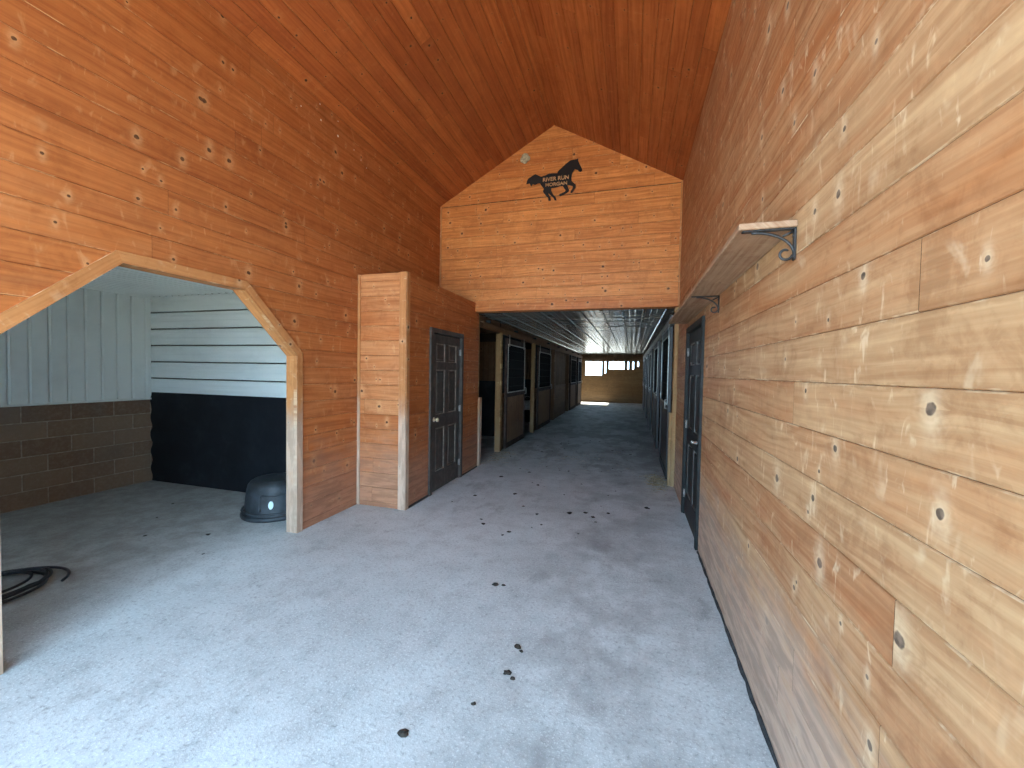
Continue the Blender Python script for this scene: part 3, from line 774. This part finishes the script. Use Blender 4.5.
# back wall with openings
OPEN = [(-2.40,-1.47,1.40,2.20), (-1.40,-1.255,1.51,2.20), (-1.17,-.318,1.74,2.20), (-.229,-.095,1.745,2.20), (.022,.155,1.745,2.20), (.27,.40,1.90,2.20)]
us = [XO]; regs = []
prev = XO
for (a, b, c, d) in OPEN:
    regs.append([(prev,0),(a,0),(a,ZA),(prev,ZA)]); regs.append([(a,0),(b,0),(b,c),(a,c)]); regs.append([(a,d),(b,d),(b,ZA),(a,ZA)]); prev = b
regs.append([(prev,0),(XR+.3,0),(XR+.3,ZA),(prev,ZA)])
t3 = lambda u, v, d: (u, YB - d, v)
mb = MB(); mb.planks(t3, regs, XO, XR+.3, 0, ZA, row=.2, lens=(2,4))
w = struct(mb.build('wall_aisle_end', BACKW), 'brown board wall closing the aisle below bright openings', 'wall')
mb = MB()
for R_ in regs: mb.prism(R_, t3, -.09, -.008)
mb.build('wall_core', CORE, w)
for i, (a, b, c, d) in enumerate(OPEN):
    m = MB(); e = .03
    m.box(a, b, YB-.02, YB+.09, c, c+e, .003); m.box(a, b, YB-.02, YB+.09, d-e, d, .003); m.box(a, a+e, YB-.02, YB+.09, c+e, d-e); m.box(b-e, b, YB-.02, YB+.09, c+e, d-e)
    if b-a > .5: m.box((a+b)/2-.012, (a+b)/2+.012, YB+.02, YB+.06, c+e, d-e)
    o = struct(m.build('window_%d' % (i+1), BACKW), None, 'window')
# header beam across the aisle end
mb = MB(); mb.box(XS, XR, YB-1.6, YB-1.45, 2.20, ZA, .004)
struct(mb.build('trim_7', STALLW), 'dark beam across the far end of the aisle', 'trim')

# west stall fronts
OPN = [(6.22,7.36), (9.02,10.02), (12.35,13.0), (15.55,16.1)]          # doorways
BAYS = [(7.42,9.02), (10.08,12.35), (13.06,15.55), (16.16,20.26)]         # front between doorways
t3 = lambda u, v, d: (XS + d, u, v)
mb = MB(); regs = []
for a, b in OPN: regs.append([(a,2.27),(b,2.27),(b,ZA),(a,ZA)])
for i, (a, b) in enumerate(BAYS):
    regs.append([(a,0),(b,0),(b,1.12),(a,1.12)]); regs.append([(a,2.27),(b,2.27),(b,ZA),(a,ZA)])
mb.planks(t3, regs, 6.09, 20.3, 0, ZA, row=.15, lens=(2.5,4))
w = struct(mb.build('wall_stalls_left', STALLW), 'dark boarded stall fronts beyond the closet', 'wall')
mb = MB()
for R_ in regs: mb.prism(R_, t3, -.06, -.008)
mb.build('wall_core', CORE, w)
mb = MB()

mb.box(XO-.1, XO, YG-.1, 20.3, 0, ZA+.1)
mb.box(XO, XC-.06, YG+.02, YG+.14, 0, ZA+.1)
mb.box(XO-.1, XO, 20.3, YB, 2.32, ZA+.1); mb.box(XO, XS, 20.2, 20.3, 0, ZA)  # gap under the lintel: unseen outside opening added to let sunlight in
mb.build('stall_back', CORE, w)
# stall posts
pid = 10
def post(x0, x1, y0, y1, z1, label, mat=POSTW, z0=0.0):
    global pid
    m = MB(); m.box(x0, x1, y0, y1, z0, z1, .004)
    struct(m.build('trim_%d' % pid, mat), label, 'post'); pid += 1
post(XS-.13, XS+.03, 6.09, 6.22, ZA-.02, 'pale jamb of the doorway next to the closet')
post(XS+.03, XS+.075, 6.13, 6.24, 1.12, 'short pale guard board on the jamb next to the closet', TRIMW)
post(XS-.08, XS+.03, 7.36, 7.46, 2.30, 'pale post between the open doorway and the first sliding door')
post(XS+.005, XS+.05, 8.93, 9.06, 1.15, 'short pale guard board behind the first sliding door', TRIMW, .45)
post(XS-.03, XS+.06, 10.02, 10.12, 2.28, 'pale post before the second sliding door')
post(XS-.14, XS+.03, 13.0, 13.12, 2.28, 'brown post after the second sliding door', STALLW)
post(XS-.14, XS+.03, 16.1, 16.22, 2.28, 'brown post before the third sliding door', STALLW)
post(XS-.14, XS+.05, 20.15, 20.3, 2.4, 'brown post at the corner of the cross passage', STALLW)
# bars over the fixed stall fronts
for bi, (a, b) in enumerate(BAYS):
    m = MB(); y = a + .12
    while y < b - .05:
        m.box(XS-.035, XS-.012, y, y+.10 if bi in (2,) else y+.022, 1.12, 2.27); y += .24 if bi in (2,) else .085
    m.build('stall_grille', STALLW if bi == 2 else MESHM, w)

# partitions inside the stalls, seen through the doorways
def partition(y, label):
    m = MB(); x = XS-.15
    m.planks(lambda u, v, d: (v, y - d, u), [[(1.32,-6.1),(2.25,-6.1),(2.25,XS-.12),(1.32,XS-.12)]], 1.32, 2.25, -6.1, XS-.12, row=.135, lens=(1.5,2), ch=.012, dep=.02)
    o = struct(m.build('wall_partition', STALLW), label, 'wall')
    m = MB(); m.box(-6.1, XS-.13, y-.018, y, 0.0, 1.32); m.build('rubber_lining', RUBBER, o)
    m = MB(); m.box(-6.1, XS-.13, y+.02, y+.07, 0.0, ZA); m.build('wall_core', CORE, o)
partition(9.12, 'stall partition of upright boards over black rubber behind the first doorway')
partition(12.15, 'stall partition of upright boards over black rubber behind the white bucket')
partition(15.4, 'stall partition of upright boards far along the aisle')
partition(18.6, 'stall partition of upright boards near the end of the aisle')

# white bucket hung on the partition
bk = empty('bucket', (-3.02, 11.93, .40)); tag(bk, 'white plastic bucket hanging inside the second stall doorway', 'bucket')
mb = MB(); mb.lathe([(.105,0),(.108,.004),(.128,.22),(.140,.245),(.143,.262),(.138,.266),(.128,.25),(.100,.012),(.01,.010)], 32, cap1=True); mb.build('bucket_body', BUCKETM, bk)
mb = MB(); mb.tube([(.142*math.cos(a), .03*math.sin(a), .245+.16*math.sin(a)) for a in [PI*i/16 for i in range(17)]], .004, 8); mb.build('bail', GALV, bk)

# ------------------------------------------------------------------ sliding stall doors
def sliding_door(W, H, dark, winz, name='stall_door', rails=True):
    r = empty(name)
    fm = DARKMETAL if dark else STALLW
    T = .045
    m = MB(); s = .07
    m.box(0, s, -T, 0, 0, H, .004); m.box(W-s, W, -T, 0, 0, H, .004)
    m.box(s, W-s, -T, 0, H-.11, H, .004); m.box(s, W-s, -T, 0, winz-.09, winz, .004); m.box(s, W-s, -T, 0, 0, .10, .004)
    m.build('door_frame', fm if dark else SFRAME, r)
    m = MB(); m.planks(lambda u, v, d: (v, -.030 - d, u), [[(.10,s),(winz-.09,s),(winz-.09,W-s),(.10,W-s)]], .1, winz-.09, s, W-s, row=.14, lens=(2,3))
    m.box(s, W-s, -.022, -.008, .10, winz-.09); m.build('lower_panel', STALLW if not dark else DPAINT, r)
    m = MB(); x = s + .03
    while x < W - s - .01:
        m.tube([(x, -T/2, winz), (x, -T/2, H-.11)], .007, 6); x += .045
    z = winz + .12
    while z < H - .15:
        m.box(s, W-s, -T/2-.005, -T/2+.005, z-.006, z+.006); z += .18
    m.build('window_grille', MESHM, r)
    m = MB(); e = .018
    m.box(s-.004, s+e, -T-.006, -T, winz, H-.11); m.box(W-s-e, W-s+.004, -T-.006, -T, winz, H-.11); m.box(s, W-s, -T-.006, -T, H-.128, H-.106); m.box(s, W-s, -T-.006, -T, winz-.006, winz+.014)
    m.build('grille_edging', GALV if dark else ROPEM, r)
    for x in (.16, W-.16):
        m = MB(); m.box(x-.02, x+.02, -T-.006, -T, H-.16, H+.075, .002)
        h = m.build('hanger', ROPEM if not dark else GALV, r)
        m = MB(); m.lathe([(.028,-.008),(.032,-.004),(.026,0),(.032,.004),(.028,.008)], 16, Matrix.Translation((x, -T/2, H+.085)) @ Matrix.Rotation(PI/2, 4, 'X'))
        m.build('roller', DARKMETAL, h)
    m = MB(); hx = W-.035
    m.tube([(hx, -T, 1.02), (hx, -T-.035, 1.03), (hx, -T-.035, 1.15), (hx, -T, 1.16)], .007, 8)
    m.build('pull_handle', GALV, r)
    return r
# west side: local -y faces east -> rotate +90
G = 'sliding stall doors along the aisle'
d1 = sliding_door(1.44, 2.17, False, 1.10); d1.location = (XS+.045, 7.55, .03); d1.rotation_euler.z = PI/2
tag(d1, 'sliding stall door with dark barred window, first beyond the closet', 'stall door', G)
d2 = sliding_door(1.75, 2.17, False, 1.10); d2.location = (XS+.045, 10.36, .03); d2.rotation_euler.z = PI/2
tag(d2, 'sliding stall door with dark barred window, just beyond the white bucket', 'stall door', G)
d3 = copy_tree(d2); d3.location = (XS+.045, 16.25, .03); tag(d3, 'dim sliding stall door, third from the closet along the aisle', 'stall door', G)
d4 = copy_tree(d1); d4.location = (XS+.045, 18.6, .03); tag(d4, 'dim sliding stall door at the far end of the aisle, by the sunlit floor', 'stall door', G)
# east side: local -y faces west -> rotate -90
e1 = sliding_door(1.5, 2.20, True, 1.08)
labs = ['dark sliding stall door closest to the yellow post', 'dark sliding stall door, second from the yellow post', 'dark sliding stall door, third from the yellow post', 'dark sliding stall door, fourth from the yellow post', 'dark sliding stall door, fifth from the yellow post']
for i, y in enumerate((6.20, 8.7, 11.6, 14.5, 17.6)):
    o = e1 if i == 0 else copy_tree(e1)
    o.location = (XR-.045, y+1.5, .03); o.rotation_euler.z = -PI/2; tag(o, labs[i], 'stall door', 'dark sliding doors beyond the shelf')

# door tracks
for nm, x, sg, lab, y0 in (('door_track', XS+.03, 1, 'long galvanised door track above the stall doors beyond the closet', 6.25), ('door_track', XR-.03, -1, 'long door track above the dark stall doors beyond the shelf', 6.06)):
    r = empty(nm, (x, y0, 2.32)); tag(r, lab, 'door track')
    m = MB(); LT = 20.2 - y0
    xa, xb = (-.02, .055) if sg > 0 else (-.055, .02)
    m.box(xa, xb, 0, LT, .035, .05); m.box(xa, xa+.006, 0, LT, -.045, .05); m.box(xb-.006, xb, 0, LT, -.045, .05)
    m.build('rail', GALV if sg < 0 else STALLW, r)
    for k in range(8):
        m = MB(); yy = .3 + k*LT/8
        m.box(xa-.004, xb+.004, yy, yy+.04, .05, .10, .002); m.build('rail_hanger', DARKMETAL, r)

# east stall wall
t3 = lambda u, v, d: (XRA - d, u, v)
mb = MB(); mb.planks(t3, [[(YG+.02,0),(YB,0),(YB,1.12),(YG+.02,1.12)], [(YG+.02,2.27),(YB,2.27),(YB,ZA),(YG+.02,ZA)]], YG+.02, YB, 0, ZA, row=.15, lens=(2.5,4))
w = struct(mb.build('wall_stalls_right', STALLW), 'dark boarded stall fronts beyond the yellow post', 'wall')
XE = 4.2
mb = MB(); mb.box(XRA+.008, XRA+.07, YG, YB+.1, 0, 1.12); mb.box(XRA+.008, XRA+.07, YG, YB+.1, 2.27, ZA+.1)
mb.box(XR+.12, XE, YG, YG+.1, 0, ZA+.1); mb.box(XR+.12, XE, YB, YB+.1, 0, ZA+.1)
mb.box(XE, XE+.1, YG, YB+.1, 0, 1.15); mb.box(XE, XE+.1, YG, YB+.1, 2.3, ZA+.1)
WE = [YG, 6.9, 8.1, 9.8, 11.0, 12.7, 13.9, 15.6, 16.8, 18.6, 19.8, YB+.1]
for k in range(0, 12, 2): mb.box(XE, XE+.1, WE[k], WE[k+1], 1.15, 2.3)  # gaps between are unseen windows added to bring daylight into the aisle
for y in (8.5, 11.4, 14.3, 17.3): mb.box(XRA+.07, XE, y, y+.06, 0, 2.2)
mb.box(XR+.25, XE+.1, YG+.13, YB+.15, ZA+.0, ZA+.15)
mb.build('wall_core', CORE, w)
mb = MB(); y = YG + .2
while y < YB - .1: mb.box(XRA+.012, XRA+.030, y, y+.022, 1.12, 2.27); y += .09
mb.build('stall_grille', MESHM, w)
mb = MB(); mb.face([(XR+.12,YG,-.002), (XE+.1,YG,-.002), (XE+.1,YB+.3,-.002), (XR+.12,YB+.3,-.002)]); mb.build('stall_floor', CONC, w)
post(XR-.05, XR+.02, 5.945, 6.06, ZA-.005, 'yellow pine post at the end of the tan board wall')
post(XR-.085, XR-.05, 5.97, 6.04, 1.02, 'short yellow guard board on the post', POSTW)
for y in (8.4, 11.3, 14.2, 17.2): post(XR-.04, XR+.02, y, y+.12, 2.3, 'brown post between dark stall doors', STALLW)
# frame board against hall side (vertical casing at the end of the boards)

# ------------------------------------------------------------------ droppings and straw
def clump(x, y, r, seed):
    rr = random.Random(seed); m = MB(); V, F = [], []
    for (ox, oy, k) in [(0,0,1.0)] + [(rr.uniform(-1,1)*r*1.0, rr.uniform(-1,1)*r*.8, rr.uniform(.4,.7)) for _ in range(3)]:
        n, base = 9, len(V); q = r*k
        rings = [(1.0,0.0),(1.05,.25),(.75,.55),(.3,.72)]
        for (a, z) in rings:
            for j in range(n):
                t = 2*PI*j/n; w = 1 + rr.uniform(-.22,.22)
                V.append((ox + q*a*w*math.cos(t)*1.2, oy + q*a*w*math.sin(t), max(0, q*z*w*.8)))
        for i in range(3):
            for j in range(n): F.append((base+i*n+j, base+i*n+(j+1) % n, base+(i+1)*n+(j+1) % n, base+(i+1)*n+j))
        F.append(tuple(base+3*n+j for j in range(n)))
    m.mesh(V, F, smooth=True)
    return m.build('manure_clump', CLUMPM, None, (x, y, .0005))
big = [(-.905,2.75,.030,'dark manure clump in the middle of the concrete floor, above a lone pair'),
       (-.85,2.76,.018,'small dark dropping touching the edge of the middle manure clump'),
       (-.575,2.16,.026,'dark round dropping, upper one of the lone pair on the concrete'),
       (-.545,2.13,.015,'tiny dropping beside the upper one of the lone pair'),
       (-.570,1.955,.026,'dark round dropping, lower one of the lone pair on the concrete'),
       (-.535,1.925,.017,'tiny dropping beside the lower one of the lone pair'),
       (-.895,1.488,.030,'dark dropping on the pale speckled concrete closest to the camera'),
       (-.665,1.72,.016,'small dropping between the lone pair and the closest dropping')]
for i, (x, y, r, lab) in enumerate(big): tag(clump(x, y, r*.62, 40+i), lab, 'manure', 'droppings on the hall floor')
rr = random.Random(5)
far = []
for i in range(72):
    y = rr.uniform(3.6, 9.6); x = rr.uniform(-2.0, .25) if y < 7 else rr.uniform(-2.1, .2)
    if y < 4.2: x = rr.uniform(-1.5, -.4)
    far.append((x, y))
src = [clump(far[k][0], far[k][1], .011+.004*k, 80+k) for k in range(3)]
for i, (x, y) in enumerate(far):
    o = src[i] if i < 3 else src[i % 3].copy()
    if i >= 3: COL.objects.link(o)
    o.location = (x, y, .0005); o.rotation_euler.z = rr.uniform(0, 6.28); s = rr.uniform(.35, 1.25); o.scale = (s, s, s*.8)
    tag(o, 'small dark dropping scattered where the hall floor runs into the stall aisle', 'manure', 'droppings towards the stalls')
for i, (x, y) in enumerate([(-4.6,2.9),(-4.2,2.55),(-3.7,2.75),(-3.35,2.45),(-4.9,3.25)]):
    o = src[i % 3].copy(); COL.objects.link(o); o.location = (x, y, .0005); o.rotation_euler.z = i*1.3; o.scale = (.8,.8,.5)
    tag(o, 'small dark dirt lump on the floor of the side room', 'dirt lump', 'dirt lumps in the side room')
def straw(name, cx, cy, sx, sy, n, seed, lab):
    rs = random.Random(seed); m = MB()
    for _ in range(n):
        x, y = rs.gauss(0, sx), rs.gauss(0, sy); a = rs.uniform(0, 6.28); L = rs.uniform(.02,.07)
        z = .004 + abs(rs.gauss(0,.012))*max(0, 1-abs(x)/(2*sx)); c, s_ = math.cos(a)*L, math.sin(a)*L
        m.tube([(x-c, y-s_, z), (x, y, z+.004), (x+c, y+s_, z+rs.uniform(-.002,.006))], .0022, 4)
    tag(m.build(name, STRAWM, None, (cx, cy, .001)), lab, 'straw', None, 'stuff')
straw('straw', .40, 6.15, .075, .22, 260, 3, 'loose pale straw at the foot of the yellow post')
straw('straw', -2.25, 6.9, .10, .35, 120, 4, 'loose straw spilling from the open stall doorway')
straw('straw', -.95, 7.2, .45, .45, 90, 6, 'thin scatter of straw bits across the aisle floor')

# ------------------------------------------------------------------ daylight
world = bpy.data.worlds.new('sky'); SC.world = world; world.use_nodes = True
bg = world.node_tree.nodes['Background']; bg.inputs[0].default_value = (0.46, 0.73, 1.0, 1); bg.inputs[1].default_value = 1.0
sun = bpy.data.lights.new('sun', 'SUN'); sun.energy = 6.0; sun.angle = .01; sun.color = (1.0, .93, .80)
so = bpy.data.objects.new('sun', sun); COL.objects.link(so)
el, az = math.radians(24), math.radians(3)   # low from the west
d = Vector((math.cos(el)*math.cos(az), -math.cos(el)*math.sin(az), -math.sin(el)))
so.rotation_euler = d.to_track_quat('-Z', 'Y').to_euler(); so.location = (-20, 8, 15)

# ------------------------------------------------------------------ camera
f, yaw, pi_, ro = 404.6956, 0.2859, 0.0306, 0.0176
F_ = Vector((-math.sin(yaw)*math.cos(pi_), math.cos(yaw)*math.cos(pi_), -math.sin(pi_)))
R0 = Vector((math.cos(yaw), math.sin(yaw), 0)); U0 = R0.cross(F_)
R2 = math.cos(ro)*R0 + math.sin(ro)*U0; U2 = -math.sin(ro)*R0 + math.cos(ro)*U0
cam = bpy.data.cameras.new('camera'); cam.sensor_width = 36.0; cam.lens = 36.0*f/1024; cam.clip_start = .02; cam.clip_end = 300
co = bpy.data.objects.new('camera', cam); COL.objects.link(co)
M = Matrix.Identity(4)
for i in range(3): M[i][0] = R2[i]; M[i][1] = U2[i]; M[i][2] = -F_[i]
M.translation = (0, 0, 1.55); co.matrix_world = M
SC.camera = co
vs = SC.view_settings
vs.view_transform = 'Standard'; vs.look = 'None'; vs.exposure = 3.5; vs.gamma = 1.0; vs.use_curve_mapping = False
SC.cycles.max_bounces = 10; SC.cycles.diffuse_bounces = 6; SC.cycles.glossy_bounces = 4
SC.cycles.use_denoising = True; SC.cycles.sample_clamp_indirect = 8.0
